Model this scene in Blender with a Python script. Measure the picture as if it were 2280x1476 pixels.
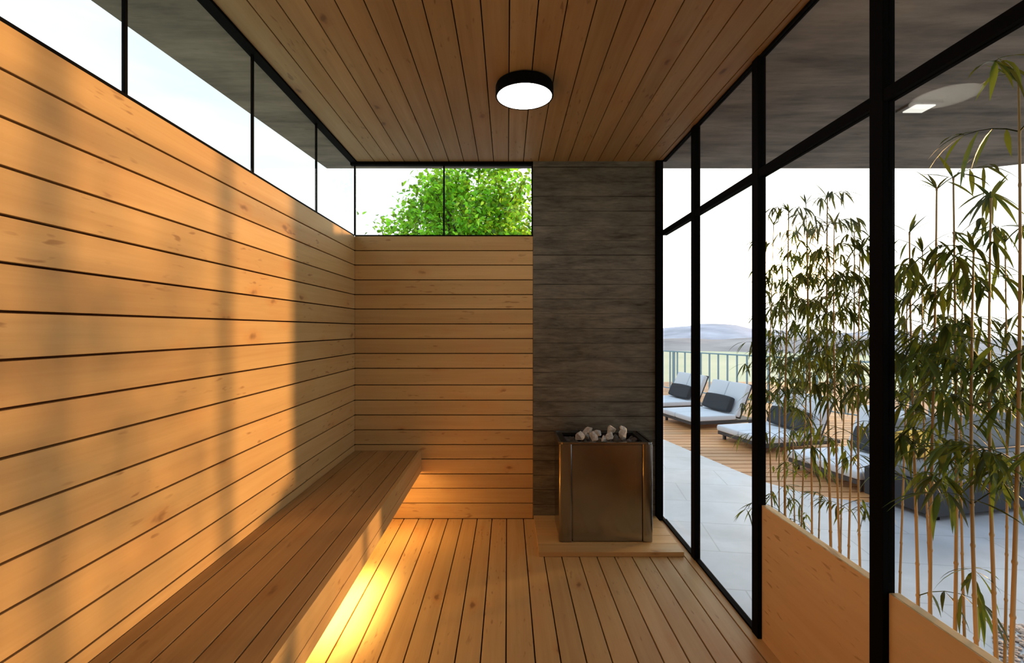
import bpy, bmesh, math, random
from mathutils import Vector, Matrix, Euler, noise as mnoise
R = math.radians
S = bpy.context.scene
for o in list(bpy.data.objects): bpy.data.objects.remove(o)
C = S.collection

# ------------------------------------------------------------------ camera
EYE = 1.275
F = 1066.0
cd = bpy.data.cameras.new('camera'); cam = bpy.data.objects.new('camera', cd); C.objects.link(cam)
cam.location = (0, 0, EYE); cam.rotation_euler = (R(90), 0, 0)
cd.sensor_width = 36; cd.sensor_fit = 'HORIZONTAL'; cd.lens = 36 * F / 2280
cd.shift_x = 10 / 2280; cd.shift_y = -5 / 2280; cd.clip_start = .02; cd.clip_end = 2000
S.camera = cam
S.view_settings.view_transform = 'Standard'; S.view_settings.look = 'None'
S.view_settings.gamma = 1; S.view_settings.use_curve_mapping = False
S.view_settings.exposure = 0.47

# ------------------------------------------------------------------ sky
w = bpy.data.worlds.new('sky'); S.world = w; w.use_nodes = True
nt = w.node_tree; N = nt.nodes; L = nt.links; N.clear()
def nd(t, **k):
    n = N.new(t)
    for a, b in k.items(): setattr(n, a, b)
    return n
out = nd('ShaderNodeOutputWorld'); bg = nd('ShaderNodeBackground'); L.new(bg.outputs[0], out.inputs[0])
tc = nd('ShaderNodeTexCoord'); sep = nd('ShaderNodeSeparateXYZ'); L.new(tc.outputs['Generated'], sep.inputs[0])
rampz = nd('ShaderNodeValToRGB'); L.new(sep.outputs['Z'], rampz.inputs[0])
e = rampz.color_ramp.elements
e[0].position = 0.0; e[0].color = (.98, .97, .96, 1)
e[1].position = .75; e[1].color = (.62, .78, 1.0, 1)
x = e.new(.12); x.color = (.84, .88, .91, 1)
x = e.new(.35); x.color = (.63, .69, .725, 1)
cn = nd('ShaderNodeTexNoise'); cn.inputs['Scale'].default_value = 2.2; cn.inputs['Detail'].default_value = 5
mp = nd('ShaderNodeMapping'); mp.inputs['Scale'].default_value = (1, 1, 3.5); L.new(tc.outputs['Generated'], mp.inputs[0]); L.new(mp.outputs[0], cn.inputs[0])
cr = nd('ShaderNodeMapRange'); cr.inputs[1].default_value = .45; cr.inputs[2].default_value = .7; cr.inputs[3].default_value = 0; cr.inputs[4].default_value = .35
L.new(cn.outputs[0], cr.inputs[0])
mixc = nd('ShaderNodeMix', data_type='RGBA'); mixc.inputs[7].default_value = (1.25, 1.27, 1.3, 1)
L.new(cr.outputs[0], mixc.inputs[0]); L.new(rampz.outputs[0], mixc.inputs[6])
gd = Vector((.596, 1, .134)).normalized()
dt = nd('ShaderNodeVectorMath', operation='DOT_PRODUCT'); dt.inputs[1].default_value = gd
nrm = nd('ShaderNodeVectorMath', operation='NORMALIZE'); L.new(tc.outputs['Generated'], nrm.inputs[0]); L.new(nrm.outputs[0], dt.inputs[0])
def lobe(p, col, s):
    a = nd('ShaderNodeMath', operation='MAXIMUM'); a.inputs[1].default_value = 0; L.new(dt.outputs['Value'], a.inputs[0])
    b = nd('ShaderNodeMath', operation='POWER'); b.inputs[1].default_value = p; L.new(a.outputs[0], b.inputs[0])
    c = nd('ShaderNodeVectorMath', operation='SCALE'); c.inputs[0].default_value = [q * s for q in col]; L.new(b.outputs[0], c.inputs['Scale'])
    return c
l1 = lobe(9, (1, .86, .68), 1.0); l2 = lobe(1500, (1, .62, .25), 40)
ad1 = nd('ShaderNodeVectorMath', operation='ADD'); ad2 = nd('ShaderNodeVectorMath', operation='ADD')
L.new(mixc.outputs[2], ad1.inputs[0]); L.new(l1.outputs[0], ad1.inputs[1])
L.new(ad1.outputs[0], ad2.inputs[0]); L.new(l2.outputs[0], ad2.inputs[1])
L.new(ad2.outputs[0], bg.inputs[0]); bg.inputs[1].default_value = 1.15

# ------------------------------------------------------------------ sun
sl = bpy.data.lights.new('sun', 'SUN'); sun = bpy.data.objects.new('sun', sl); C.objects.link(sun)
SD = Vector((.904, .40, .066)).normalized()
sun.rotation_euler = SD.to_track_quat('Z', 'Y').to_euler(); sun.location = SD * 20 + Vector((0, 0, 3))
sl.energy = 3.2; sl.color = (1.0, .51, .19); sl.angle = R(3.0)

# ------------------------------------------------------------------ object helpers
def tag(o, label=None, cat=None, group=None, kind=None):
    if label: o['label'] = label
    if cat: o['category'] = cat
    if group: o['group'] = group
    if kind: o['kind'] = kind
    return o
def link(name, me, mat=None, parent=None, smooth=False, bevel=0, seg=2):
    o = bpy.data.objects.new(name, me); C.objects.link(o)
    if mat: me.materials.append(mat)
    if parent: o.parent = parent
    if smooth:
        for p in me.polygons: p.use_smooth = True
    if bevel:
        b = o.modifiers.new('bevel', 'BEVEL'); b.width = bevel; b.segments = seg; b.limit_method = 'ANGLE'; b.angle_limit = R(40)
    return o
def empty(name, loc=(0, 0, 0), rz=0):
    o = bpy.data.objects.new(name, None); C.objects.link(o); o.location = loc; o.rotation_euler = (0, 0, rz); o.empty_display_size = .1
    return o
class MB:
    def __init__(s): s.v = []; s.f = []
    def add(s, vs, fs):
        n = len(s.v); s.v += [tuple(v) for v in vs]; s.f += [tuple(i + n for i in f) for f in fs]; return s
    def box(s, x0, x1, y0, y1, z0, z1, M=None):
        vs = [Vector((x, y, z)) for x in (x0, x1) for y in (y0, y1) for z in (z0, z1)]
        if M: vs = [M @ v for v in vs]
        return s.add(vs, [(0, 1, 3, 2), (4, 6, 7, 5), (0, 4, 5, 1), (2, 3, 7, 6), (0, 2, 6, 4), (1, 5, 7, 3)])
    def tube(s, pts, rad, n=8, cap=True):
        pts = [Vector(p) for p in pts]
        if not hasattr(rad, '__len__'): rad = [rad] * len(pts)
        vs = []; fs = []
        u = None
        for i, p in enumerate(pts):
            d = (pts[min(i + 1, len(pts) - 1)] - pts[max(i - 1, 0)]).normalized()
            if u is None:
                u = d.orthogonal().normalized()
            else:
                u = (u - d * u.dot(d)).normalized()
            v = d.cross(u)
            for k in range(n):
                a = 2 * math.pi * k / n
                vs.append(p + (u * math.cos(a) + v * math.sin(a)) * rad[i])
        for i in range(len(pts) - 1):
            for k in range(n):
                fs.append((i * n + k, i * n + (k + 1) % n, (i + 1) * n + (k + 1) % n, (i + 1) * n + k))
        if cap:
            fs.append(tuple(range(n - 1, -1, -1))); fs.append(tuple((len(pts) - 1) * n + k for k in range(n)))
        return s.add(vs, fs)
    def lathe(s, prof, n=48, c=(0, 0, 0)):
        vs = []; fs = []
        m = len(prof)
        for k in range(n):
            a = 2 * math.pi * k / n
            for r, z in prof: vs.append((c[0] + r * math.cos(a), c[1] + r * math.sin(a), c[2] + z))
        for k in range(n):
            k2 = (k + 1) % n
            for i in range(m - 1):
                fs.append((k * m + i, k2 * m + i, k2 * m + i + 1, k * m + i + 1))
        return s.add(vs, fs)
    def prism(s, poly, z0, z1):
        n = len(poly)
        vs = [(x, y, z0) for x, y in poly] + [(x, y, z1) for x, y in poly]
        fs = [tuple(range(n - 1, -1, -1)), tuple(range(n, 2 * n))] + [(i, (i + 1) % n, n + (i + 1) % n, n + i) for i in range(n)]
        return s.add(vs, fs)
    def build(s, name, mat=None, parent=None, **k):
        me = bpy.data.meshes.new(name); me.from_pydata(s.v, [], s.f); me.validate()
        bm = bmesh.new(); bm.from_mesh(me); bmesh.ops.recalc_face_normals(bm, faces=bm.faces); bm.to_mesh(me); bm.free()
        return link(name, me, mat, parent, **k)
def struct(name, mb, mat, **k):
    return tag(mb.build(name, mat, **k), kind='structure')

# ------------------------------------------------------------------ materials
class NT:
    def __init__(s, name):
        s.m = bpy.data.materials.new(name); s.m.use_nodes = True; s.t = s.m.node_tree; s.t.nodes.clear()
        s.out = s.n('ShaderNodeOutputMaterial')
    def n(s, t, _in=None, **k):
        n = s.t.nodes.new(t)
        for a, b in k.items(): setattr(n, a, b)
        for a, b in (_in or {}).items():
            if isinstance(b, bpy.types.NodeSocket): s.t.links.new(b, n.inputs[a])
            else: n.inputs[a].default_value = b
        return n
    def math(s, op, a, b=0, c=0):
        return s.n('ShaderNodeMath', {0: a, 1: b, 2: c}, operation=op).outputs[0]
    def mix(s, f, a, b, blend='MIX'):
        return s.n('ShaderNodeMix', {0: f, 6: a, 7: b}, data_type='RGBA', blend_type=blend).outputs[2]
    def rng(s, v, a, b, c=0., d=1., smooth=False):
        return s.n('ShaderNodeMapRange', {0: v, 1: a, 2: b, 3: c, 4: d}, interpolation_type='SMOOTHSTEP' if smooth else 'LINEAR').outputs[0]
    def noise(s, vec, scale, detail=4, rough=.55, dist=0):
        return s.n('ShaderNodeTexNoise', {'Vector': vec, 'Scale': scale, 'Detail': detail, 'Roughness': rough, 'Distortion': dist}).outputs[0]
    def map(s, vec, scale, loc=(0, 0, 0)):
        return s.n('ShaderNodeMapping', {'Vector': vec, 'Scale': scale, 'Location': loc}).outputs[0]
    def bump(s, h, strength, dist):
        return s.n('ShaderNodeBump', {'Height': h, 'Strength': strength, 'Distance': dist}).outputs[0]
    def surf(s, sh):
        s.t.links.new(sh, s.out.inputs[0]); return s.m
    def pbr(s, **k):
        _in = {}
        for a, b in k.items(): _in[{'col': 'Base Color', 'rough': 'Roughness', 'metal': 'Metallic', 'normal': 'Normal', 'spec': 'Specular IOR Level', 'coat': 'Coat Weight', 'aniso': 'Anisotropic', 'emit': 'Emission Strength', 'ecol': 'Emission Color', 'trans': 'Transmission Weight'}[a]] = b
        return s.n('ShaderNodeBsdfPrincipled', _in).outputs[0]

def wood(name, axis, light=(.66, .455, .205, 1), dark=(.49, .305, .125, 1), rough=.5, knots=1.0, var=.22, spec=.35):
    m = NT(name)
    co = m.n('ShaderNodeTexCoord').outputs['Object']
    rnd = m.n('ShaderNodeNewGeometry').outputs['Random Per Island']
    off = m.n('ShaderNodeVectorMath', {0: (37.1, 51.7, 23.3)}, operation='SCALE')
    m.t.links.new(rnd, off.inputs['Scale'])
    v = m.n('ShaderNodeVectorMath', {0: co, 1: off.outputs[0]}, operation='ADD').outputs[0]
    g = [22, 22, 22]; g[axis] = 1.0
    g2 = [110, 110, 110]; g2[axis] = 3.0
    g3 = [7, 7, 7]; g3[axis] = .8
    n0 = m.noise(m.map(v, g3), 1, 3, .5, .6)
    n1 = m.noise(m.map(v, g), 1, 5, .6, .4)
    n2 = m.noise(m.map(v, g2), 1, 3, .6)
    f = m.math('ADD', m.math('MULTIPLY', n1, .55), m.math('ADD', m.math('MULTIPLY', n2, .2), m.math('MULTIPLY', n0, .35)))
    f = m.rng(f, .35, .78)
    c = m.mix(f, light, dark)
    # broad blotches
    b = m.noise(v, 2.3, 3, .5)
    c = m.mix(m.rng(b, .45, .75, 0, .35), c, [dark[0] * 1.25, dark[1] * .98, dark[2] * .8, 1])
    # knots
    ks = [9.5, 9.5, 9.5]; ks[axis] = 4.2
    vd = m.n('ShaderNodeVectorMath', {0: v, 1: m.n('ShaderNodeTexNoise', {'Vector': v, 'Scale': 14.0, 'Detail': 2.0}).outputs[1]}, operation='MULTIPLY_ADD')
    vd.inputs[1].default_value = (.03, .03, .03)
    wob = m.n('ShaderNodeVectorMath', {0: m.n('ShaderNodeTexNoise', {'Vector': v, 'Scale': 16.0, 'Detail': 2.0}).outputs[1], 'Scale': .035}, operation='SCALE').outputs[0]
    vk = m.n('ShaderNodeVectorMath', {0: v, 1: wob}, operation='ADD').outputs[0]
    vo = m.n('ShaderNodeTexVoronoi', {'Vector': m.map(vk, ks), 'Scale': 1.0, 'Randomness': 1.0})
    keep = m.math('GREATER_THAN', m.n('ShaderNodeSeparateColor', {0: vo.outputs['Color']}).outputs[0], .74)
    k = m.math('MULTIPLY', m.rng(vo.outputs['Distance'], .17, .05, 0, 1, True), keep)
    k = m.math('MULTIPLY', k, .75 * knots)
    halo = m.math('MULTIPLY', m.math('MULTIPLY', m.rng(vo.outputs['Distance'], .42, .12, 0, 1, True), keep), .35 * knots)
    c = m.mix(halo, c, [dark[0] * 1.1, dark[1] * .8, dark[2] * .55, 1])
    c = m.mix(k, c, [dark[0] * .42, dark[1] * .3, dark[2] * .25, 1])
    # small streaks
    st = [60, 60, 60]; st[axis] = 14
    s_ = m.noise(m.map(v, st, (5, 3, 1)), 1, 1, .5)
    reg = m.rng(m.noise(v, 3.1, 2, .5), .50, .62)
    c = m.mix(m.math('MULTIPLY', m.math('MULTIPLY', m.rng(s_, .64, .73), reg), .6), c, [dark[0] * .5, dark[1] * .35, dark[2] * .25, 1])
    hsv = m.n('ShaderNodeHueSaturation', {'Color': c, 'Value': m.rng(rnd, 0, 1, 1 - var / 2, 1 + var / 2)}).outputs[0]
    bmp = m.bump(f, .12, .002)
    return m.surf(m.pbr(col=hsv, rough=m.rng(f, 0, 1, rough - .06, rough + .12), normal=bmp, spec=spec))

def concrete(name, base=(.105, .098, .09, 1), dark=(.035, .033, .031, 1), streak=(1, 10, 10), band=None, rough=.75, lo=.33, hi=.72):
    m = NT(name)
    co = m.n('ShaderNodeTexCoord').outputs['Object']
    n1 = m.noise(m.map(co, streak), 1.6, 6, .62, .5)
    n2 = m.noise(co, 2.1, 5, .6)
    n3 = m.noise(m.map(co, [q * 5 for q in streak]), 1.5, 4, .6)
    f = m.math('ADD', m.math('MULTIPLY', n1, .5), m.math('ADD', m.math('MULTIPLY', n2, .3), m.math('MULTIPLY', n3, .25)))
    c = m.mix(m.rng(f, lo, hi), dark, base)
    pit = m.noise(m.map(co, [q * 3 for q in streak], (3, 1, 7)), 5, 2, .5)
    c = m.mix(m.math('MULTIPLY', m.rng(pit, .68, .78), .55), c, [q * .4 for q in dark[:3]] + [1])
    h = f
    if band:
        z = m.n('ShaderNodeSeparateXYZ', {0: co}).outputs[2]
        fr = m.math('FRACT', m.math('DIVIDE', z, band))
        gl = m.rng(m.math('ABSOLUTE', m.math('SUBTRACT', fr, .5)), .46, .49)
        wv = m.math('FLOOR', m.math('DIVIDE', z, band))
        br = m.n('ShaderNodeTexWhiteNoise', {'W': wv}, noise_dimensions='1D').outputs[0]
        c = m.n('ShaderNodeHueSaturation', {'Color': c, 'Value': m.rng(br, 0, 1, .92, 1.08)}).outputs[0]
        gapn = m.rng(m.noise(m.map(co, (2, 2, 12)), 1, 2), .4, .6, .25, 1.0)
        c = m.mix(m.math('MULTIPLY', gl, gapn), c, [q * .55 for q in dark[:3]] + [1])
        h = m.math('SUBTRACT', f, m.math('MULTIPLY', gl, .6))
    return m.surf(m.pbr(col=c, rough=rough, normal=m.bump(h, .5, .006), spec=.25))

def plain(name, col, rough=.5, metal=0., spec=.5, bump=0, bscale=40, var=0.):
    m = NT(name)
    co = m.n('ShaderNodeTexCoord').outputs['Object']
    n = m.noise(co, bscale, 4, .6)
    c = m.mix(m.rng(n, .3, .7), [q * (1 - var) for q in col] + [1], [min(1, q * (1 + var)) for q in col] + [1])
    k = dict(col=c, rough=rough, metal=metal, spec=spec)
    if bump: k['normal'] = m.bump(n, bump, .003)
    return m.surf(m.pbr(**k))
def emitter(name, col, s):
    m = NT(name); return m.surf(m.n('ShaderNodeEmission', {0: tuple(col) + (1,), 1: s}).outputs[0])
def glass_mat(name, tint=(.95, .975, .965, 1)):
    m = NT(name)
    fc = m.n('ShaderNodeLayerWeight', {'Blend': .5}).outputs['Facing']
    fr = m.math('ADD', .0012, m.math('MULTIPLY', m.math('POWER', fc, 5.0), .4))
    tr = m.n('ShaderNodeBsdfTransparent', {0: tint}).outputs[0]
    gl = m.n('ShaderNodeBsdfGlossy', {'Color': (1, 1, 1, 1), 'Roughness': .0}).outputs[0]
    return m.surf(m.n('ShaderNodeMixShader', {0: fr, 1: tr, 2: gl}).outputs[0])
def leaf_mat(name, col, tcol, rough=.45, var=.35, tr=.45):
    m = NT(name)
    rnd = m.n('ShaderNodeNewGeometry').outputs['Random Per Island']
    c1 = m.n('ShaderNodeHueSaturation', {'Color': tuple(col) + (1,), 'Hue': m.rng(rnd, 0, 1, .485, .52), 'Value': m.rng(rnd, 0, 1, 1 - var, 1 + var)}).outputs[0]
    c2 = m.n('ShaderNodeHueSaturation', {'Color': tuple(tcol) + (1,), 'Hue': m.rng(rnd, 0, 1, .48, .515), 'Value': m.rng(rnd, 0, 1, 1 - var, 1 + var)}).outputs[0]
    p = m.pbr(col=c1, rough=rough, spec=.4)
    t = m.n('ShaderNodeBsdfTranslucent', {0: c2}).outputs[0]
    return m.surf(m.n('ShaderNodeMixShader', {0: tr, 1: p, 2: t}).outputs[0])

W_Y = wood('wood_boards_lengthwise', 1)
W_X = wood('wood_boards_crosswise', 0)
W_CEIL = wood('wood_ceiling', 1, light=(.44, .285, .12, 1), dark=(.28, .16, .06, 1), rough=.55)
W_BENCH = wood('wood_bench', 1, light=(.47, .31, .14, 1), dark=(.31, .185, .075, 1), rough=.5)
W_PANEL = wood('wood_panel', 1, light=(.86, .68, .42, 1), dark=(.72, .53, .29, 1), rough=.5, knots=1.1)
W_DECK = wood('wood_deck', 0, light=(.66, .33, .13, 1), dark=(.38, .16, .055, 1), rough=.45, knots=.2, var=.4)
GROOVE = plain('groove_dark', (.035, .014, .006), .9, spec=.1)
CONC_COL = concrete('concrete_column', band=.0985, base=(.235, .22, .18, 1), dark=(.045, .041, .034, 1), streak=(2.2, 12, 12), lo=.36, hi=.68)
CONC_ROOF = concrete('concrete_roof', base=(.38, .31, .25, 1), dark=(.085, .074, .064, 1), streak=(.5, 2.6, 2.6), lo=.40, hi=.68)
CONC_BODY = plain('concrete_body', (.2, .19, .18), .8, var=.2, bscale=3)
BLACK = plain('black_metal', (.0035, .0035, .004), .8, 0, .05)
STEEL = None
GLASS = glass_mat('window_glass')

# ------------------------------------------------------------------ room shell
XL, XR, YB, YN = -1.027, 1.03, 3.22, -1.30
CEIL = EYE + 1.127
zr = [.628, .529, .432, .332, .233, .136, .036, -.063, -.163, -.263, -.375, -.477, -.577, -.677, -.776, -.873, -.973, -1.07, -1.17, -1.275]
ZB = [EYE + q for q in zr]
G = .0028
# floor
mb = MB(); xs = [-.006 - .0985 * k for k in range(0, 11)][::-1] + [.107 + .0985 * k for k in range(0, 11)]
xs = [q for q in xs if XL + .01 < q < 1.06 - .01]; xs = [XL] + xs + [1.062]
for a, b in zip(xs, xs[1:]): mb.box(a + G, b - G, YN, YB, -.02, 0)
fl = struct('floor', mb, W_Y, bevel=.0015)
mb = MB().box(XL - .1, 1.08, YN - .1, YB + .12, -.14, -.0201); o = mb.build('subfloor', GROOVE, fl)
mb = MB().box(XL - .12, 1.10, YN - .12, YB + .14, -5.0, -.141); struct('trim_1', mb, CONC_BODY)
# left wall
mb = MB()
for a, b in zip(ZB, ZB[1:]): mb.box(XL - .02, XL, YN, YB, b + G, a - G)
wl = struct('wall_left', mb, W_Y, bevel=.0015)
MB().box(XL - .12, XL - .0201, YN - .1, YB + .12, -.02, ZB[0] - .004).build('wall_core', GROOVE, wl)
# back wall
mb = MB(); XC0 = .172
for a, b in zip(ZB, ZB[1:]): mb.box(XL, XC0 - .001, YB, YB + .02, b + G, a - G)
wb = struct('wall_back', mb, W_X, bevel=.0015)
MB().box(XL - .02, XC0 - .001, YB + .0201, YB + .12, -.02, ZB[0] - .004).build('wall_core', GROOVE, wb)
# concrete column beside back wall
mb = MB().box(XC0, .992, YB - .006, YB + .14, -.02, CEIL + .02)
tag(mb.build('concrete_column', CONC_COL, bevel=.003), kind='structure')
# rear wall behind the camera
mb = MB(); zz = ZB[:]; zz = [CEIL] + [CEIL - .1 * k for k in range(1, 24)] + [0]
for a, b in zip(zz, zz[1:]):
    if a - b > .02: mb.box(XL - .02, 1.06, YN - .02, YN, b + G, a - G)
wr = struct('wall_rear', mb, CONC_ROOF)
MB().box(XL - .12, 1.08, YN - .1, YN - .0201, -.02, CEIL + .02).build('wall_core', GROOVE, wr)
# ceiling
mb = MB(); xs = [.007 + .1 * k for k in range(-10, 11)]; xs = [-1.013] + [q for q in xs if q > -.99] + [1.05]
for a, b in zip(xs, xs[1:]): mb.box(a + G * .8, b - G * .8, YN, YB, CEIL, CEIL + .02)
ce = struct('ceiling', mb, W_CEIL, bevel=.0015)
MB().box(XL - .03, 1.05, YN - .1, YB + .02, CEIL + .0201, CEIL + .034).build('ceiling_core', GROOVE, ce)
# roof slab with overhang
roof = [(-1.63 + .094 * 3.46, 3.46), (3.43, 3.46), (3.62, 3.37), (4.0, 3.05), (4.35, 2.4), (4.6, 1.4), (4.7, -1.8), (-1.80, -1.8)]
mb = MB().prism(roof, CEIL + .035, CEIL + .30)
struct('roof_slab', mb, CONC_ROOF)

# ------------------------------------------------------------------ windows
ZS = ZB[0]
win = tag(empty('window_1', (XL, 1, ZS)), kind='structure')
def wpart(name, mb, mat, root, **k):
    M = Matrix.Translation(-root.location); mb.v = [tuple(M @ Vector(v)) for v in mb.v]
    return mb.build(name, mat, root, **k)
ml = [3.218, 2.607, 1.955, 1.303, .651, -.001, -.653, YN + .006]
wpart('sill_frame', MB().box(XL - .03, XL - .002, YN, YB, ZS - .004, ZS + .007), BLACK, win)
wpart('head_frame', MB().box(XL - .03, -1.013, YN, YB, CEIL - .008, CEIL + .02), BLACK, win)
for y in ml[1:]: wpart('mullion', MB().box(XL - .020, XL - .010, y - .0045, y + .0045, ZS + .007, CEIL - .008), BLACK, win)
for a, b in zip(ml, ml[1:]): wpart('pane', MB().box(XL - .018, XL - .012, b + .006, a - .006, ZS + .006, CEIL - .007), GLASS, win)
win = tag(empty('window_2', (0, YB, ZS)), kind='structure')
wpart('sill_frame', MB().box(XL, XC0, YB + .002, YB + .03, ZS - .004, ZS + .007), BLACK, win)
wpart('head_frame', MB().box(XL - .03, XC0, YB - .004, YB + .03, CEIL - .022, CEIL + .02), BLACK, win)
mx = [XL - .004, -.429, XC0 - .005]
for q in mx: wpart('mullion', MB().box(q - .005, q + .005, YB + .008, YB + .022, ZS + .007, CEIL - .022), BLACK, win)
for a, b in zip(mx, mx[1:]): wpart('pane', MB().box(a + .006, b - .006, YB + .012, YB + .018, ZS + .006, CEIL - .021), GLASS, win)
# right glazing
win = tag(empty('window_3', (XR, 1, 0)), kind='structure')
posts = [2.64, 1.97, 1.314, .66, .0, -.66]
ZT = EYE + .625
for y in posts: wpart('post', MB().box(XR, XR + .034, y, y + .05, 0, CEIL + .0), BLACK, win, bevel=.002)
wpart('corner_post', MB().box(.993, XR + .008, YB - .03, YB + .10, 0, CEIL), BLACK, win, bevel=.002)
ed = [YB - .03] + [q for y in posts for q in (y + .05, y)] + [YN]
for i in range(0, len(ed) - 1, 2):
    a, b = ed[i], ed[i + 1]
    wpart('transom', MB().box(XR + .002, XR + .032, b, a, ZT, ZT + .034), BLACK, win)
    zb = .012 if b > 1.98 else .552
    wpart('pane', MB().box(XR + .014, XR + .020, b, a, zb, ZT), GLASS, win)
    wpart('pane', MB().box(XR + .014, XR + .020, b, a, ZT + .034, CEIL - .012), GLASS, win)
    wpart('head_frame', MB().box(XR + .006, XR + .028, b, a, CEIL - .012, CEIL + .02), BLACK, win)
    if b > 1.98: wpart('floor_track', MB().box(XR + .004, XR + .03, b, a, 0, .012), BLACK, win)
# low wooden panels below the glazing near the camera
e2 = [1.97] + [q for y in posts[2:] for q in (y + .05, y)] + [YN]
wp = tag(empty('wall_right', (XR, 0, 0)), kind='structure')
for i in range(0, len(e2) - 1, 2):
    wpart('low_panel', MB().box(XR + .016, XR + .046, e2[i + 1], e2[i], -.02, .552), W_PANEL, wp, bevel=.002)

# ------------------------------------------------------------------ bench
BT = EYE - .815
bench = empty('sauna_bench', (-.8, 1, BT))
tag(bench, 'long slatted wooden bench running along the left wall, lit from beneath', 'bench')
xe = [XL + .001, -.974, -.873, -.769, -.668, -.601]
mb = MB()
for a, b in zip(xe, xe[1:]): mb.box(a + .0022, b - .0022, YN + .002, YB - .002, BT - .022, BT)
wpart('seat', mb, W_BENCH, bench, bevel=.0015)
mb = MB()
for z0, z1 in ((BT - .088, BT), (BT - .140, BT - .0915)): mb.box(-.6, -.578, YN + .002, YB - .002, z0, z1)
wpart('front_apron', mb, W_Y, bench, bevel=.0015)
for y in (-1.0, -.2, .6, 1.4, 2.2, 3.0):
    wpart('support_bracket', MB().box(XL + .001, -.602, y - .02, y + .02, BT - .10, BT - .0225), W_BENCH, bench)
# warm light strip under the bench
ls = empty('light_strip', (-.68, 2.2, BT - .115)); tag(ls, 'warm light strip hidden beneath the wooden bench', 'light')
wpart('channel', MB().box(-.70, -.66, .9, 3.1, BT - .108, BT - .1005), BLACK, ls)
wpart('diffuser', MB().box(-.694, -.666, .91, 3.09, BT - .112, BT - .1082), emitter('strip_glow', (1, .62, .22), 4), ls)
def area(name, loc, rot, sx, sy, en, col):
    d = bpy.data.lights.new(name, 'AREA'); d.shape = 'RECTANGLE'; d.size = sx; d.size_y = sy; d.energy = en; d.color = col
    o = bpy.data.objects.new(name, d); C.objects.link(o); o.location = loc; o.rotation_euler = rot; return o
a1 = area('strip_light', (-.77, 2.2, BT - .118), (0, 0, 0), .03, .5, 4.4, (1, .64, .22)); a1.data.spread = R(80)
a1 = area('strip_light', (-.76, 2.1, BT - .118), (0, R(-6), 0), .03, 1.7, 2.1, (1, .60, .19)); a1.data.spread = R(130)
area('strip_light', (-.68, 2.95, BT - .118), (R(25), R(-20), 0), .03, .25, 2.0, (1, .50, .15))

# ------------------------------------------------------------------ ceiling lamp
lc = (.078, 2.205)
lamp = empty('ceiling_lamp', (lc[0], lc[1], CEIL)); tag(lamp, 'round black ceiling lamp with glowing white disc on the wooden ceiling', 'lamp')
MB().lathe([(0, 0), (.122, 0), (.129, -.004), (.133, -.014), (.133, -.055), (.131, -.058), (.126, -.058), (.126, -.046), (0, -.046)], 64).build('housing', BLACK, lamp, smooth=False, bevel=0)
MB().lathe([(0, -.0461), (.1255, -.0461), (.1255, -.056), (.118, -.0595), (.09, -.0615), (0, -.062)], 64).build('diffuser', emitter('lamp_glow', (1, .90, .76), 15), lamp, smooth=True)

# ------------------------------------------------------------------ plinth and heater
mb = MB(); ys = [2.68, 2.79, 2.90, 3.01, 3.12, YB - .008]
for a, b in zip(ys, ys[1:]): mb.box(.176, .990, a + .001, b - .001, .001, .027)
pl = mb.build('heater_plinth', W_X, bevel=.0015); tag(pl, 'low wooden platform on the floor under the steel heater', 'platform')
def steel():
    m = NT('brushed_steel'); co = m.n('ShaderNodeTexCoord').outputs['Object']
    n = m.noise(m.map(co, (260, 260, 2)), 1, 3, .6)
    n2 = m.noise(co, 3, 2)
    c = m.mix(m.rng(n2, .3, .7), (.26, .25, .235, 1), (.38, .365, .34, 1))
    return m.surf(m.pbr(col=c, metal=1.0, rough=m.rng(n, .3, .7, .13, .2), normal=m.bump(n, .08, .001), aniso=.4))
STEEL = steel(); DSTEEL = plain('dark_steel', (.05, .046, .042), .4, .9)
HX0, HX1, HY0, HY1, HZ0, HZ1 = .302, .852, 2.802, 3.136, .0275, EYE - .662
ht = empty('sauna_heater', ((HX0 + HX1) / 2, (HY0 + HY1) / 2, HZ0)); tag(ht, 'boxy brushed steel sauna heater filled with stones, against the concrete column', 'heater')
def rpoly(x0, x1, y0, y1, r, n=6):
    p = []
    for cx, cy, a0 in ((x1 - r, y1 - r, 0), (x0 + r, y1 - r, 90), (x0 + r, y0 + r, 180), (x1 - r, y0 + r, 270)):
        for k in range(n + 1): a = R(a0 + 90 * k / n); p.append((cx + r * math.cos(a), cy + r * math.sin(a)))
    return p
def rframe(x0, x1, y0, y1, r, t, z0, z1):
    a = rpoly(x0, x1, y0, y1, r); b = rpoly(x0 + t, x1 - t, y0 + t, y1 - t, max(.002, r - t)); n = len(a)
    vs = [(x, y, z0) for x, y in a] + [(x, y, z1) for x, y in a] + [(x, y, z1) for x, y in b] + [(x, y, z0) for x, y in b]
    fs = []
    for i in range(n):
        j = (i + 1) % n
        for q in range(4): fs.append((q * n + i, q * n + j, ((q + 1) % 4) * n + j, ((q + 1) % 4) * n + i))
    return vs, fs
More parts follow.
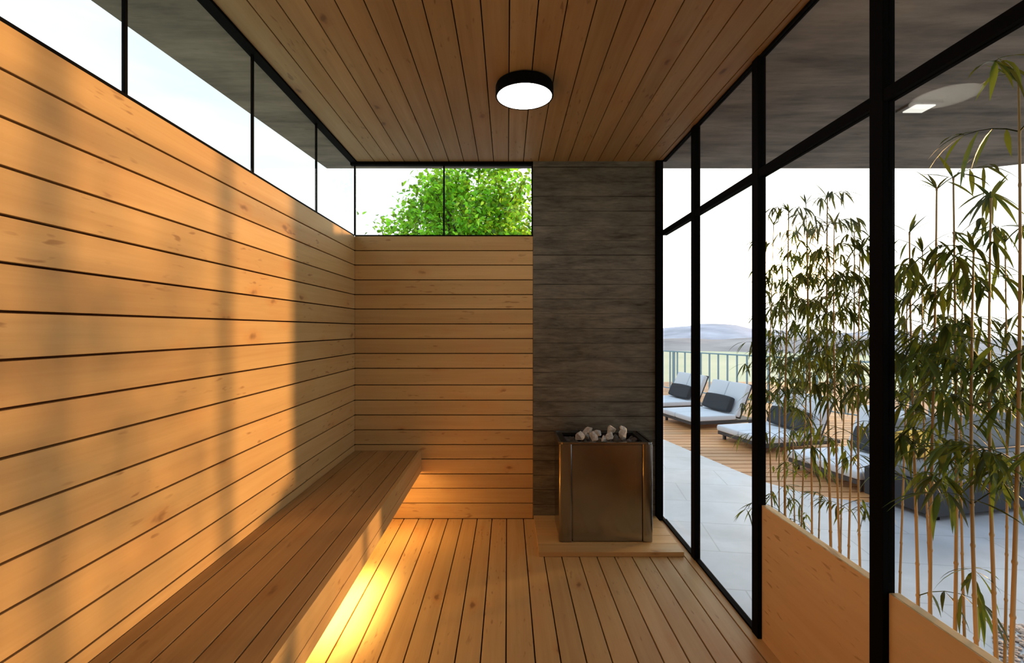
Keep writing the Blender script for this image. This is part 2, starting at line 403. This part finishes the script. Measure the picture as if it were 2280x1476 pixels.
# body shell: rounded hollow box
mb = MB(); mb.add(*rframe(HX0 + .004, HX1 - .004, HY0 + .014, HY1, .028, .012, HZ0 + .012, HZ1 - .012)); wpart('body', mb, STEEL, ht, bevel=0)
mb = MB(); mb.prism(rpoly(HX0 + .012, HX1 - .012, HY0 + .014, HY1 - .008, .02), HZ0, HZ0 + .0118); wpart('foot_plate', mb, DSTEEL, ht)
for x0, x1, rl in ((HX0, HX0 + .078, True), (HX1 - .060, HX1, False)):
    # front corner column, a bowed strip with rounded long edges
    wd = x1 - x0; pts = []
    for k in range(25):
        u = -1 + 2 * k / 24
        pts.append((x0 + wd * (.5 + .5 * math.sin(u * math.pi / 2)), HY0 + .020 - .020 * max(0, 1 - abs(u) ** 3.2) ** .6))
    pts += [(x1, HY0 + .055), (x0, HY0 + .055)]
    wpart('corner_column', MB().prism(pts, HZ0 + .002, HZ1 - .013), STEEL, ht, smooth=False)
wpart('front_panel', MB().box(HX0 + .081, HX1 - .063, HY0 + .0052, HY0 + .0115, HZ0 + .004, HZ1 - .016), STEEL, ht, bevel=.001)
mb = MB(); mb.add(*rframe(HX0 - .002, HX1 + .002, HY0 - .003, HY1 + .002, .03, .014, HZ1 - .0115, HZ1)); wpart('top_rim', mb, STEEL, ht)
mb = MB(); mb.add(*rframe(HX0 + .013, HX1 - .013, HY0 + .012, HY1 - .013, .02, .035, HZ1 - .022, HZ1 - .006)); wpart('inner_collar', mb, DSTEEL, ht)
mb = MB().box(HX0 + .03, HX1 - .03, HY0 + .03, HY1 - .03, HZ1 - .075, HZ1 - .065); wpart('stone_tray', mb, DSTEEL, ht)
def stone(seed, r, loc, sc, mat, label):
    rr = random.Random(seed)
    bm = bmesh.new()
    for _ in range(15):
        v = Vector((rr.gauss(0, 1), rr.gauss(0, 1), rr.gauss(0, 1))).normalized() * rr.uniform(.72, 1.08)
        bm.verts.new((v.x * sc[0] * r, v.y * sc[1] * r, v.z * sc[2] * r))
    hull = bmesh.ops.convex_hull(bm, input=bm.verts)
    bmesh.ops.delete(bm, geom=[g for g in hull['geom_interior'] if isinstance(g, bmesh.types.BMVert)], context='VERTS')
    bmesh.ops.bevel(bm, geom=bm.edges[:], offset=r * .05, segments=1, affect='EDGES')
    me = bpy.data.meshes.new('heater_stone'); bm.to_mesh(me); bm.free()
    o = link('heater_stone', me, mat); o.location = loc; o.rotation_euler = (rr.uniform(0, 6), rr.uniform(0, 6), rr.uniform(0, 6))
    tag(o, label, 'stone', 'stones heaped on the heater'); return o
ST = plain('pale_stone', (.58, .56, .54), .85, bump=.8, bscale=60, var=.35)
STD = plain('dark_stone', (.10, .09, .085), .9, bump=.6, bscale=50, var=.4)
rs = random.Random(5)
# dark lower layer
k = 0
for ix in range(9):
    for iy in range(4):
        x = HX0 + .062 + ix * .053 + rs.uniform(-.008, .008); y = HY0 + .068 + iy * .062 + rs.uniform(-.008, .008)
        stone(100 + k, .033, (x, y, HZ1 - .038 + rs.uniform(-.006, .004)), (1, .9, .8), STD, 'dark rough stone low in the heater, ' + ('at the left end of the tray' if ix < 3 else 'in the middle of the tray' if ix < 6 else 'at the right end of the tray')); k += 1
def hs(px, py, Y): return ((px - 1130) / F * Y, Y, EYE - (py - 733) / F * Y)
pale = [(1291, 973, 2.95, .036), (1306, 966, 3.0, .034), (1322, 972, 2.93, .034), (1311, 958, 3.0, .030), (1342, 978, 2.92, .028), (1360, 956, 2.97, .034), (1357, 972, 2.92, .030), (1386, 966, 2.93, .033), (1331, 963, 3.02, .03)]
plb = ['leftmost pale stone of the heap on the heater', 'pale stone second from the left in the heap on the heater', 'pale stone at the front left of the heap on the heater', 'pale stone topping the left part of the heap on the heater', 'small pale stone at the front middle of the heap on the heater', 'tallest pale stone just right of the middle of the heap on the heater', 'pale stone under the tallest one at the front of the heap on the heater', 'pale stone at the front right end of the heap on the heater', 'pale stone behind the middle of the heap on the heater']
for i, (px, py, Y, r) in enumerate(pale):
    stone(i + 1, r * 1.12, hs(px, py, Y), (1, .8, .95), ST, plb[i])
stone(31, .032, hs(1388, 957, 2.96), (.75, .7, 1.1), ST, 'tall narrow pale stone standing at the right end of the heap on the heater')

# ------------------------------------------------------------------ outside: terrace, deck, ground
TZ = -.6
edge = [(1.6, 13.0), (2.62, 8.09), (2.84, 7.05), (3.0, 6.3), (3.13, 5.79), (3.3, 5.5), (3.52, 5.29), (3.8, 5.14), (4.13, 5.06), (4.58, 5.01), (5.36, 4.97), (9, 4.9)]
pave_poly = [(1.105, YN - 3), (9, YN - 3)] + edge[::-1] + [(-3, 13), (-3, YB + .16), (1.105, YB + .16)]
def paving():
    m = NT('paving'); co = m.n('ShaderNodeTexCoord').outputs['Object']
    n1 = m.noise(co, 1.3, 5, .6, .4); n2 = m.noise(co, 12, 5, .6)
    f = m.math('ADD', m.math('MULTIPLY', n1, .93), m.math('MULTIPLY', n2, .07))
    c = m.mix(m.rng(f, .35, .65), (.33, .325, .35, 1), (.48, .475, .51, 1))
    br = m.n('ShaderNodeTexBrick', {'Vector': m.n('ShaderNodeMapping', {'Vector': co, 'Rotation': (0, 0, R(8))}).outputs[0], 'Scale': 1.0, 'Mortar Size': .006, 'Brick Width': 1.2, 'Row Height': .6, 'Color1': (0, 0, 0, 1), 'Color2': (0, 0, 0, 1), 'Mortar': (1, 1, 1, 1)}).outputs[0]
    c = m.mix(m.math('MULTIPLY', m.n('ShaderNodeSeparateColor', {0: br}).outputs[0], .5), c, (.15, .15, .16, 1))
    return m.surf(m.pbr(col=c, rough=.32, spec=.7))
mb = MB().prism(pave_poly, TZ - .15, TZ + .022); struct('terrace_paving', mb, paving())
mb = MB(); y = 4.0
while y < 17:
    mb.box(1.2, 12, y + .012, y + .178, TZ - .03, TZ); y += .19
dk = struct('terrace_deck', mb, W_DECK)
MB().box(1.0, 12, -4.2, 17.2, -4.99, TZ - .16).build('terrace_base', CONC_BODY, dk)
MB().box(1.2, 12, 4.0, 17.1, TZ - .09, TZ - .031).build('deck_bearers', GROOVE, dk)
# pebble bed near the bottom right corner
rr = random.Random(3); mb = MB()
ico = bmesh.new(); bmesh.ops.create_icosphere(ico, subdivisions=1, radius=1); iv = [v.co.copy() for v in ico.verts]; fi = [[v.index for v in f.verts] for f in ico.faces]; ico.free()
for k in range(3800):
    x, y = rr.uniform(2.7, 4.2), rr.uniform(1.9, 3.0)
    if x < 2.75 + (y - 2.69) * .9: continue
    r = rr.uniform(.006, .015); a = rr.uniform(0, 3)
    mb.add([Vector((x + r * (v.x * math.cos(a) * 1.4 - v.y * math.sin(a)), y + r * (v.x * math.sin(a) * 1.4 + v.y * math.cos(a)), TZ + .022 + r * .45 * (1 + v.z))) for v in iv], fi)
tag(mb.build('pebble_bed', plain('pebbles', (.52, .40, .33), .8, var=.4, bscale=14), smooth=True), 'patch of pinkish pebbles on the terrace near the tallest bamboo', 'pebbles', kind='stuff')
def meadow():
    m = NT('meadow'); co = m.n('ShaderNodeTexCoord').outputs['Object']
    n1 = m.noise(co, .02, 6, .65); n2 = m.noise(co, .3, 4, .6)
    c = m.mix(m.rng(n1, .35, .65), (.78, .72, .48, 1), (.62, .62, .40, 1)); c = m.mix(m.rng(n2, .4, .7, 0, .5), c, (.82, .70, .5, 1))  # grass tones paled to paint in sunlit haze
    return m.surf(m.pbr(col=c, rough=1.0, spec=.1))
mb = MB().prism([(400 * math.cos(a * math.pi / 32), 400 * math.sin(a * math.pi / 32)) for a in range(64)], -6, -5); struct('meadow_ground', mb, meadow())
# hills, with the distance haze painted into their pale lavender-grey colours
def hill(name, dist, h0, amp, seed, col, label):
    vs = []; fs = []; n = 90; rows = 7
    for i in range(n + 1):
        a = R(-5 + 110 * i / n)
        hh = h0 + amp * (mnoise.noise(Vector((i * .11 * 1.0, seed, 0))) + .45 * mnoise.noise(Vector((i * .35, seed + 7, 0))))
        for j in range(rows + 1):
            t = j / rows; dd = dist * (.72 + .55 * t)
            z = -6 + (hh + 6) * math.sin(math.pi * min(1, t * 1.0)) ** 1.2 * (1 + .06 * mnoise.noise(Vector((i * .7, j * 1.3, seed))))
            vs.append((dd * math.sin(a), dd * math.cos(a), z))
    for i in range(n):
        for j in range(rows):
            q = i * (rows + 1) + j; fs.append((q, q + 1, q + rows + 2, q + rows + 1))
    o = MB().add(vs, fs).build(name, plain(name + '_haze_tint', col, 1, spec=.05, var=.25, bscale=.05), smooth=True); tag(o, kind='structure')
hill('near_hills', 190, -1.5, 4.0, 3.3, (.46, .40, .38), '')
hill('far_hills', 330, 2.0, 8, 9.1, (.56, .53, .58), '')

# ------------------------------------------------------------------ railing
RAILM = plain('blue_grey_metal', (.22, .36, .46), .45, .2)
def rail_pt(s): # s metres along the railing
    d = Vector((1, -2, 0)).normalized(); return Vector((3.7, 17.0, TZ)) + d * s
rl = empty('terrace_railing', rail_pt(0)); tag(rl, 'blue-grey metal balustrade at the edge of the terrace behind the loungers', 'railing')
LEN = 14.5; A = rail_pt(0); B = rail_pt(LEN)
ang = math.atan2((B - A).y, (B - A).x)
rl.rotation_euler = (0, 0, ang)
MB().box(0, LEN, -.025, .025, 1.19, 1.225).build('top_rail', RAILM, rl)
MB().box(0, LEN, -.015, .015, .08, .11).build('bottom_rail', RAILM, rl)
bal = MB().box(-.022, .022, -.01, .01, .1101, 1.1899).build('baluster', RAILM, rl); bal.location = (.15, 0, 0)
post_ = MB().box(-.03, .03, -.03, .03, 0, 1.1899).build('post', RAILM, rl); post_.location = (.05, 0, 0)
k = 1
while .15 + .29 * k < LEN:
    c = bal.copy(); C.objects.link(c); c.parent = rl; c.location = (.15 + .29 * k, 0, 0); k += 1
for k in range(1, 6):
    c = post_.copy(); C.objects.link(c); c.parent = rl; c.location = (.005 + 2.9 * k, 0, 0)

# ------------------------------------------------------------------ loungers
FAB = plain('pale_cushion_fabric', (.66, .67, .72), .9, bump=.3, bscale=120, var=.06)
DARKF = plain('charcoal_fabric', (.028, .03, .036), .85, bump=.3, bscale=120, var=.2)
FRM = plain('dark_wicker', (.045, .04, .042), .6, bump=.5, bscale=90, var=.3)
LW = 1.06
def cushion(name, sx, sy, sz, mat, parent=None, puff=.25):
    bm = bmesh.new(); bmesh.ops.create_cube(bm, size=1)
    bmesh.ops.subdivide_edges(bm, edges=bm.edges[:], cuts=5, use_grid_fill=True)
    for v in bm.verts:
        x, y, z = v.co * 2
        ex = (1 - x * x) * .5 + .5; ey = (1 - y * y) * .5 + .5
        v.co = Vector((x * sx / 2 * (1 - .02 * z * z), y * sy / 2 * (1 - .02 * z * z), z * sz / 2 * (1 - puff + puff * ex ** .5 * ey ** .5)))
    me = bpy.data.meshes.new(name); bm.to_mesh(me); bm.free()
    o = link(name, me, mat, parent, smooth=True, bevel=min(sz, sx, sy) * .16, seg=3); return o
def lounger():
    t = empty('sun_lounger')
    MB().box(0.02, 1.45, -LW / 2 + .01, LW / 2 - .01, .085, .14).build('frame', FRM, t, bevel=.005)
    for x in (.10, 1.35):
        for s in (-1, 1):
            MB().box(x - .02, x + .02, s * (LW / 2 - .08) - .02, s * (LW / 2 - .08) + .02, 0, .0849).build('leg', FRM, t)
    for s in (-1, 1):
        c = cushion('seat_cushion', .98, LW / 2 - .012, .105, FAB, t, .12); c.location = (.49, s * LW / 4, .194)
        b = cushion('back_cushion', .10, LW / 2 - .012, .68, FAB, t, .08); b.location = (1.15, s * LW / 4, .50); b.rotation_euler = (0, R(24), 0)
    m = Matrix.Translation((1.215, 0, .49)) @ Matrix.Rotation(R(24), 4, 'Y')
    MB().box(-.012, .012, -LW / 2 + .01, LW / 2 - .01, -.36, .34, m).build('back_frame', FRM, t, bevel=.003)
    return t
L_AX = Vector((.97, .225, 0)).normalized(); LANG = math.atan2(L_AX.y, L_AX.x); perp = Vector((L_AX.y, -L_AX.x, 0))
spots = [((3.05, 11.67), 'double sun lounger with white cushions farthest along the deck, left of the narrow black post'),
         ((3.17, 9.94), 'double sun lounger with white cushions in the middle, crossing behind the third black post'),
         ((3.58, 8.21), 'double sun lounger with white cushions partly hidden by the thick black post'),
         ((3.78, 6.49), 'nearest double sun lounger, white foot cushions seen between bamboo stems')]
plab = ['dark pillow on the farthest sun lounger', 'dark pillow leaning on the middle sun lounger', 'dark pillow on the lounger partly behind the thick post', 'dark pillow on the nearest lounger behind the bamboo']
proto = lounger(); pil0 = cushion('pillow', .11, .78, .33, DARKF, None, .35)
for i, ((fx, fy), lb) in enumerate(spots):
    if i == 0: o = proto; p = pil0
    else:
        o = proto.copy(); C.objects.link(o)
        for ch in list(proto.children):
            c = ch.copy(); C.objects.link(c); c.parent = o
        p = pil0.copy(); C.objects.link(p)
    ctr = Vector((fx, fy, TZ)) + perp * (LW / 2)
    o.location = ctr; o.rotation_euler = (0, 0, LANG); tag(o, lb, 'sun lounger', 'sun loungers on the wooden deck')
    M = Matrix.Translation(ctr) @ Matrix.Rotation(LANG, 4, 'Z')
    p.location = M @ Vector((.955, -.02, .415)); p.rotation_mode = 'XYZ'
    p.rotation_euler = (Matrix.Rotation(LANG, 4, 'Z') @ Matrix.Rotation(R(24), 4, 'Y')).to_euler()
    tag(p, plab[i], 'pillow', 'dark pillows on the loungers')
# outdoor sofa seen through the bamboo at the right
sf = empty('outdoor_sofa', (5.1, 5.2, TZ + .022), LANG); tag(sf, 'low dark outdoor sofa with grey cushions behind the bamboo at the right', 'sofa')
MB().box(-1.1, 1.3, -.36, .36, .04, .34).build('base', DARKF, sf, bevel=.01)
for x in (-1.03, 1.23):
    for y in (-.30, .30): MB().box(x - .03, x + .03, y - .03, y + .03, 0, .0399).build('foot', BLACK, sf)
GREYF = plain('grey_fabric', (.17, .17, .18), .9, bump=.3, bscale=110, var=.1)
for k in range(2):
    c = cushion('seat_cushion', 1.16, .60, .13, GREYF, sf, .1); c.location = (-.49 + 1.18 * k, -.06, .405)
    c = cushion('back_cushion', 1.16, .12, .40, GREYF, sf, .2); c.location = (-.49 + 1.18 * k, .27, .67); c.rotation_euler = (R(-10), 0, 0)
c = cushion('yellow_cushion', .34, .10, .30, plain('yellow_fabric', (.85, .50, .09), .85, bump=.3, bscale=110, var=.05), None, .4)
c.location = Matrix.Translation(sf.location) @ Matrix.Rotation(LANG, 4, 'Z') @ Vector((-.72, .13, .615)); c.rotation_euler = (R(-16), 0, R(8)); tag(c, 'small yellow cushion standing on the dark outdoor sofa', 'cushion')

# outdoor ceiling light
ol = empty('overhang_light', (2.14, 2.49, CEIL + .035)); tag(ol, 'small square white light set under the concrete overhang', 'light')
MB().box(-.075, .075, -.06, .06, -.012, 0).build('housing', plain('light_bronze', (.12, .09, .07), .5), ol, bevel=.002)
MB().box(-.05, .05, -.042, .042, -.018, -.0121).build('diffuser', emitter('overhang_glow', (1, .93, .85), .75), ol)

# ------------------------------------------------------------------ foliage
def leaf(mb, base, d, up, ln, wd, droop, fold=.25, seg=5, curl=0):
    d = d.normalized(); side = d.cross(up)
    if side.length < .05: side = d.cross(Vector((1, .2, 0)))
    side.normalize(); vs = []; fs = []
    prof = [.10, .75, 1.0, .82, .45, .02] if seg == 5 else [.2, 1.0, .7, .03]
    p = Vector(base); dd = d.copy()
    for i in range(seg + 1):
        n_ = side.cross(dd).normalized()
        wv = wd / 2 * prof[i]
        vs += [p - side * wv + n_ * wv * fold, p.copy(), p + side * wv + n_ * wv * fold]
        dd = (dd + Vector((0, 0, -droop / seg)) + side * curl / seg).normalized()
        p = p + dd * (ln / seg)
    for i in range(seg):
        a = i * 3; fs += [(a, a + 1, a + 4, a + 3), (a + 1, a + 2, a + 5, a + 4)]
    mb.add(vs, fs)
LEAF = leaf_mat('bamboo_leaf', (.05, .085, .018), (.17, .22, .03), tr=.36, var=.55)
def culm_mat():
    m = NT('bamboo_culm'); co = m.n('ShaderNodeTexCoord').outputs['Object']
    n = m.noise(m.map(co, (40, 40, 2.5)), 1, 4); z = m.n('ShaderNodeSeparateXYZ', {0: co}).outputs[2]
    low = m.rng(z, 1.3, 2.4)
    c = m.mix(low, (.42, .26, .10, 1), (.26, .27, .08, 1)); c = m.mix(m.rng(n, .45, .75, 0, .5), c, (.16, .12, .045, 1))
    return m.surf(m.pbr(col=c, rough=.45))
CULM = culm_mat()
SOILZ = .10
def bamboo(px, xw, top_py, seed, scale, dens, label, lo_py=1120, lean=0, rad=.0058, big=1.0):
    """a cane whose stem stands at the given direction, X distance xw from the camera axis"""
    rr = random.Random(seed)
    Y = xw * F / (px - 1130); H = EYE + (733 - top_py) / F * Y - SOILZ
    t = empty('bamboo', (xw, Y, SOILZ)); tag(t, label, 'bamboo', 'bamboo canes in the planter outside the glass')
    n = int(H / rr.uniform(.10, .145)); pts = []; rad_ = []; nodes = []
    ph = rr.uniform(0, 6); am = rr.uniform(.008, .02)
    jit = rr.uniform(-.5, .5)
    for i in range(n + 1):
        z = H * min(1, max(0, (i + (jit + rr.uniform(-.2, .2) if 0 < i < n else 0)) / n))
        f = i / n
        p = Vector((lean * f * f + am * math.sin(ph + z * 2.2), am * math.cos(ph + z * 1.7), z))
        r = rad * (1 - .62 * f)
        for q, s in ((-.006, 1), (-.002, 1.28), (.002, 1.28), (.006, 1)):
            if 0 <= z + q: pts.append(p + Vector((0, 0, q))); rad_.append(r * s)
        nodes.append(p)
    MB().tube(pts, rad_, 8).build('culm', CULM, t, smooth=True)
    lv = MB()
    zlo = EYE - (lo_py - 733) / F * Y - SOILZ
    side = rr.uniform(0, 6)
    for i, p in enumerate(nodes):
        f = i / n
        if p.z < zlo or i == 0: continue
        side += math.pi * .8 + rr.uniform(-.6, .6)
        d_ = dens(EYE, Y, p.z + SOILZ)
        for bnum in range(3):
            if rr.random() > d_ * (.9, .7, .45)[bnum]: continue
            a = side + rr.uniform(-.8, .8) + bnum * 1.9
            bl = rr.uniform(.10, .26) * scale * (1.15 - .5 * f)
            d = Vector((math.cos(a), math.sin(a), rr.uniform(.5, 1.2))).normalized()
            q = p.copy(); bp = [q.copy()]
            for s in range(4):
                q = q + d * bl / 4; d = (d + Vector((0, 0, -.22))).normalized(); bp.append(q.copy())
            lv.tube(bp, [.0018 * scale, .0016 * scale, .0013 * scale, .001 * scale, .0007 * scale], 5)
            for s in (1, 2, 3, 4, 4):
                for _ in range(rr.choice((2, 2, 3)) if s > 1 else 1):
                    az = a + rr.uniform(-1.5, 1.5)
                    ld = Vector((math.cos(az), math.sin(az), rr.uniform(-1.1, .25)))
                    leaf(lv, bp[s], ld, Vector((0, 0, 1)), rr.uniform(.07, .145) * scale * big, rr.uniform(.009, .0155) * scale * big, rr.uniform(.5, 1.6), curl=rr.uniform(-.3, .3))
    # tip leaves
    for _ in range(5):
        az = rr.uniform(0, 6.28); leaf(lv, nodes[-1], Vector((math.cos(az), math.sin(az), rr.uniform(.6, 2))), Vector((0, 0, 1)), rr.uniform(.06, .11) * scale, .011 * scale, .5)
    lv.build('foliage', LEAF, t, smooth=True)
def pyof(Y, z): return 733 - (z - EYE) * F / Y
def dens_left(_, Y, z):
    y = pyof(Y, z)
    if y < 560: return .5
    if y < 620: return .8
    if y < 900: return 2.2
    if y < 1000: return .5
    return .5
def dens_right(_, Y, z):
    y = pyof(Y, z)
    if y < 640: return .38
    if y < 720: return .75
    if y < 980: return 1.7
    if y < 1130: return 1.1
    return .12
# stems in the bay between the thick posts
lefts = [(1721, 1.36, 500, 'thin bamboo cane directly right of the second thick post'), (1753, 1.30, 470, 'bamboo cane second from the left behind the glass'),
         (1791, 1.42, 455, 'bamboo cane third from the left, before the nearest lounger'), (1801, 1.24, 520, 'short bamboo cane close beside the third cane from the left'),
         (1845, 1.36, 440, 'bamboo cane fifth from the left, thickest golden stem of its bay'), (1863, 1.27, 500, 'bamboo cane sixth from the left behind the glass'),
         (1897, 1.40, 520, 'bamboo cane seventh from the left, near the nearest black post'), (1917, 1.30, 560, 'bamboo cane just left of the nearest black post')]
for i, (px, xw, tp, lb) in enumerate(lefts):
    bamboo(px, xw, tp, 11 + i * 7, .78, dens_left, lb, lo_py=1190, rad=.0062 if i in (1, 4) else .0045)
mids = [(1738, 1.58, 560, 'bamboo cane at the back of the clump beside the second thick post'), (1772, 1.62, 520, 'bamboo cane at the back of the clump under the sun glow'),
        (1822, 1.60, 600, 'bamboo cane at the back, midway between the two nearest posts'), (1880, 1.60, 600, 'bamboo cane at the back, left of the nearest black post')]
for i, (px, xw, tp, lb) in enumerate(mids):
    bamboo(px, xw, tp, 211 + i * 5, .8, dens_left, lb, lo_py=940, rad=.004)
backs = [(2012, 1.60, 640, 'bamboo cane in the back row just right of the nearest black post'), (2062, 1.58, 560, 'bamboo cane in the back row in front of the yellow cushion'),
         (2148, 1.60, 600, 'bamboo cane in the back row before the outdoor sofa'), (2236, 1.58, 540, 'bamboo cane in the back row near the right edge of the view')]
for i, (px, xw, tp, lb) in enumerate(backs):
    bamboo(px, xw, tp, 611 + i * 5, .85, dens_right, lb, lo_py=900, rad=.0045)
rights = [(2032, 1.34, 520, 'bamboo cane first to the right of the nearest black post', 1.0), (2081, 1.28, 420, 'bamboo cane second to the right of the nearest black post', 1.0),
          (2123, 1.34, 400, 'bamboo cane third to the right of the nearest black post', 1.0), (2178, 1.26, 560, 'bamboo cane with pale sheath, third from the right edge', 1.05),
          (2214, 1.36, 440, 'bamboo cane second from the right edge of the view', 1.0), (2261, 1.24, 190, 'tallest bamboo cane, at the right edge, reaching the overhang', 1.15)]
for i, (px, xw, tp, lb, sc) in enumerate(rights):
    bamboo(px, xw, tp, 411 + i * 9, .95, dens_right, lb, lo_py=1330, rad=.0058, big=sc)
# planter trough outside the glass
pt = empty('bamboo_planter', (1.36, 1.2, TZ + .022)); tag(pt, 'long grey planter trough holding the bamboo outside the low wooden panel', 'planter')
zt = SOILZ - (TZ + .022)
op = [(-.15, -2.0), (.32, -2.0), (.32, 1.88), (-.15, 1.05)]; ip = [(-.12, -1.97), (.29, -1.97), (.29, 1.80), (-.12, 1.03)]
vs = [(x, y, z) for p_, z in ((op, 0), (op, zt + .03), (ip, zt + .03), (ip, 0)) for x, y in p_]
MB().add(vs, [(q * 4 + i, q * 4 + (i + 1) % 4, ((q + 1) % 4) * 4 + (i + 1) % 4, ((q + 1) % 4) * 4 + i) for q in range(4) for i in range(4)]).build('trough', CONC_BODY, pt)
MB().prism(ip, .01, zt).build('soil', plain('soil', (.05, .032, .02), 1, bump=1, bscale=50, var=.4), pt)

# tree beyond the back window
def tree(x, y, z0, zc, rx, rz, nleaf, seed, label, lsz=.085):
    rr = random.Random(seed); t = empty('tree', (x, y, z0)); tag(t, label, 'tree')
    BARK = plain('bark', (.06, .045, .035), .9, bump=.8, bscale=30, var=.4)
    mb = MB(); hc = zc - z0
    mb.tube([(0, 0, 0), (.05, 0, hc * .4), (0, .05, hc * .75), (.03, 0, hc + rz * .3)], [.16, .12, .09, .03], 10)
    tips = []
    for k in range(42):
        a = rr.uniform(0, 6.28); el = rr.uniform(-.7, 1.4); rr_ = rr.uniform(.55, 1)
        tip = Vector((math.cos(a) * math.cos(el) * rx * rr_, math.sin(a) * math.cos(el) * rx * rr_, hc + math.sin(el) * rz * rr_))
        st = Vector((0, 0, hc * rr.uniform(.55, .95)))
        mid = (st + tip) / 2 + Vector((rr.uniform(-.15, .15), rr.uniform(-.15, .15), .1))
        mb.tube([st, mid, tip], [.035, .02, .006], 6); tips.append(tip); tips.append((mid + tip) / 2)
    mb.build('trunk', BARK, t, smooth=True)
    lv = MB()
    for k in range(nleaf):
        tip = rr.choice(tips); g = .105 * rx
        p = tip + Vector((rr.gauss(0, g), rr.gauss(0, g), rr.gauss(0, g * .8)))
        d = Vector((rr.gauss(0, 1), rr.gauss(0, 1), rr.gauss(-.2, .8)))
        leaf(lv, p, d, Vector((rr.gauss(0, .6), rr.gauss(0, .6), 1)), rr.uniform(.7, 1.3) * lsz, rr.uniform(.55, .8) * lsz, .5, seg=3)
    lv.build('foliage', leaf_mat('tree_leaf', (.13, .34, .03), (.52, .84, .05), tr=.5, var=.75), t, smooth=True)
tree(-.80, 8.2, -5, 3.0, 1.5, 1.2, 17000, 4, 'green leafy tree seen through the small window in the back wall')
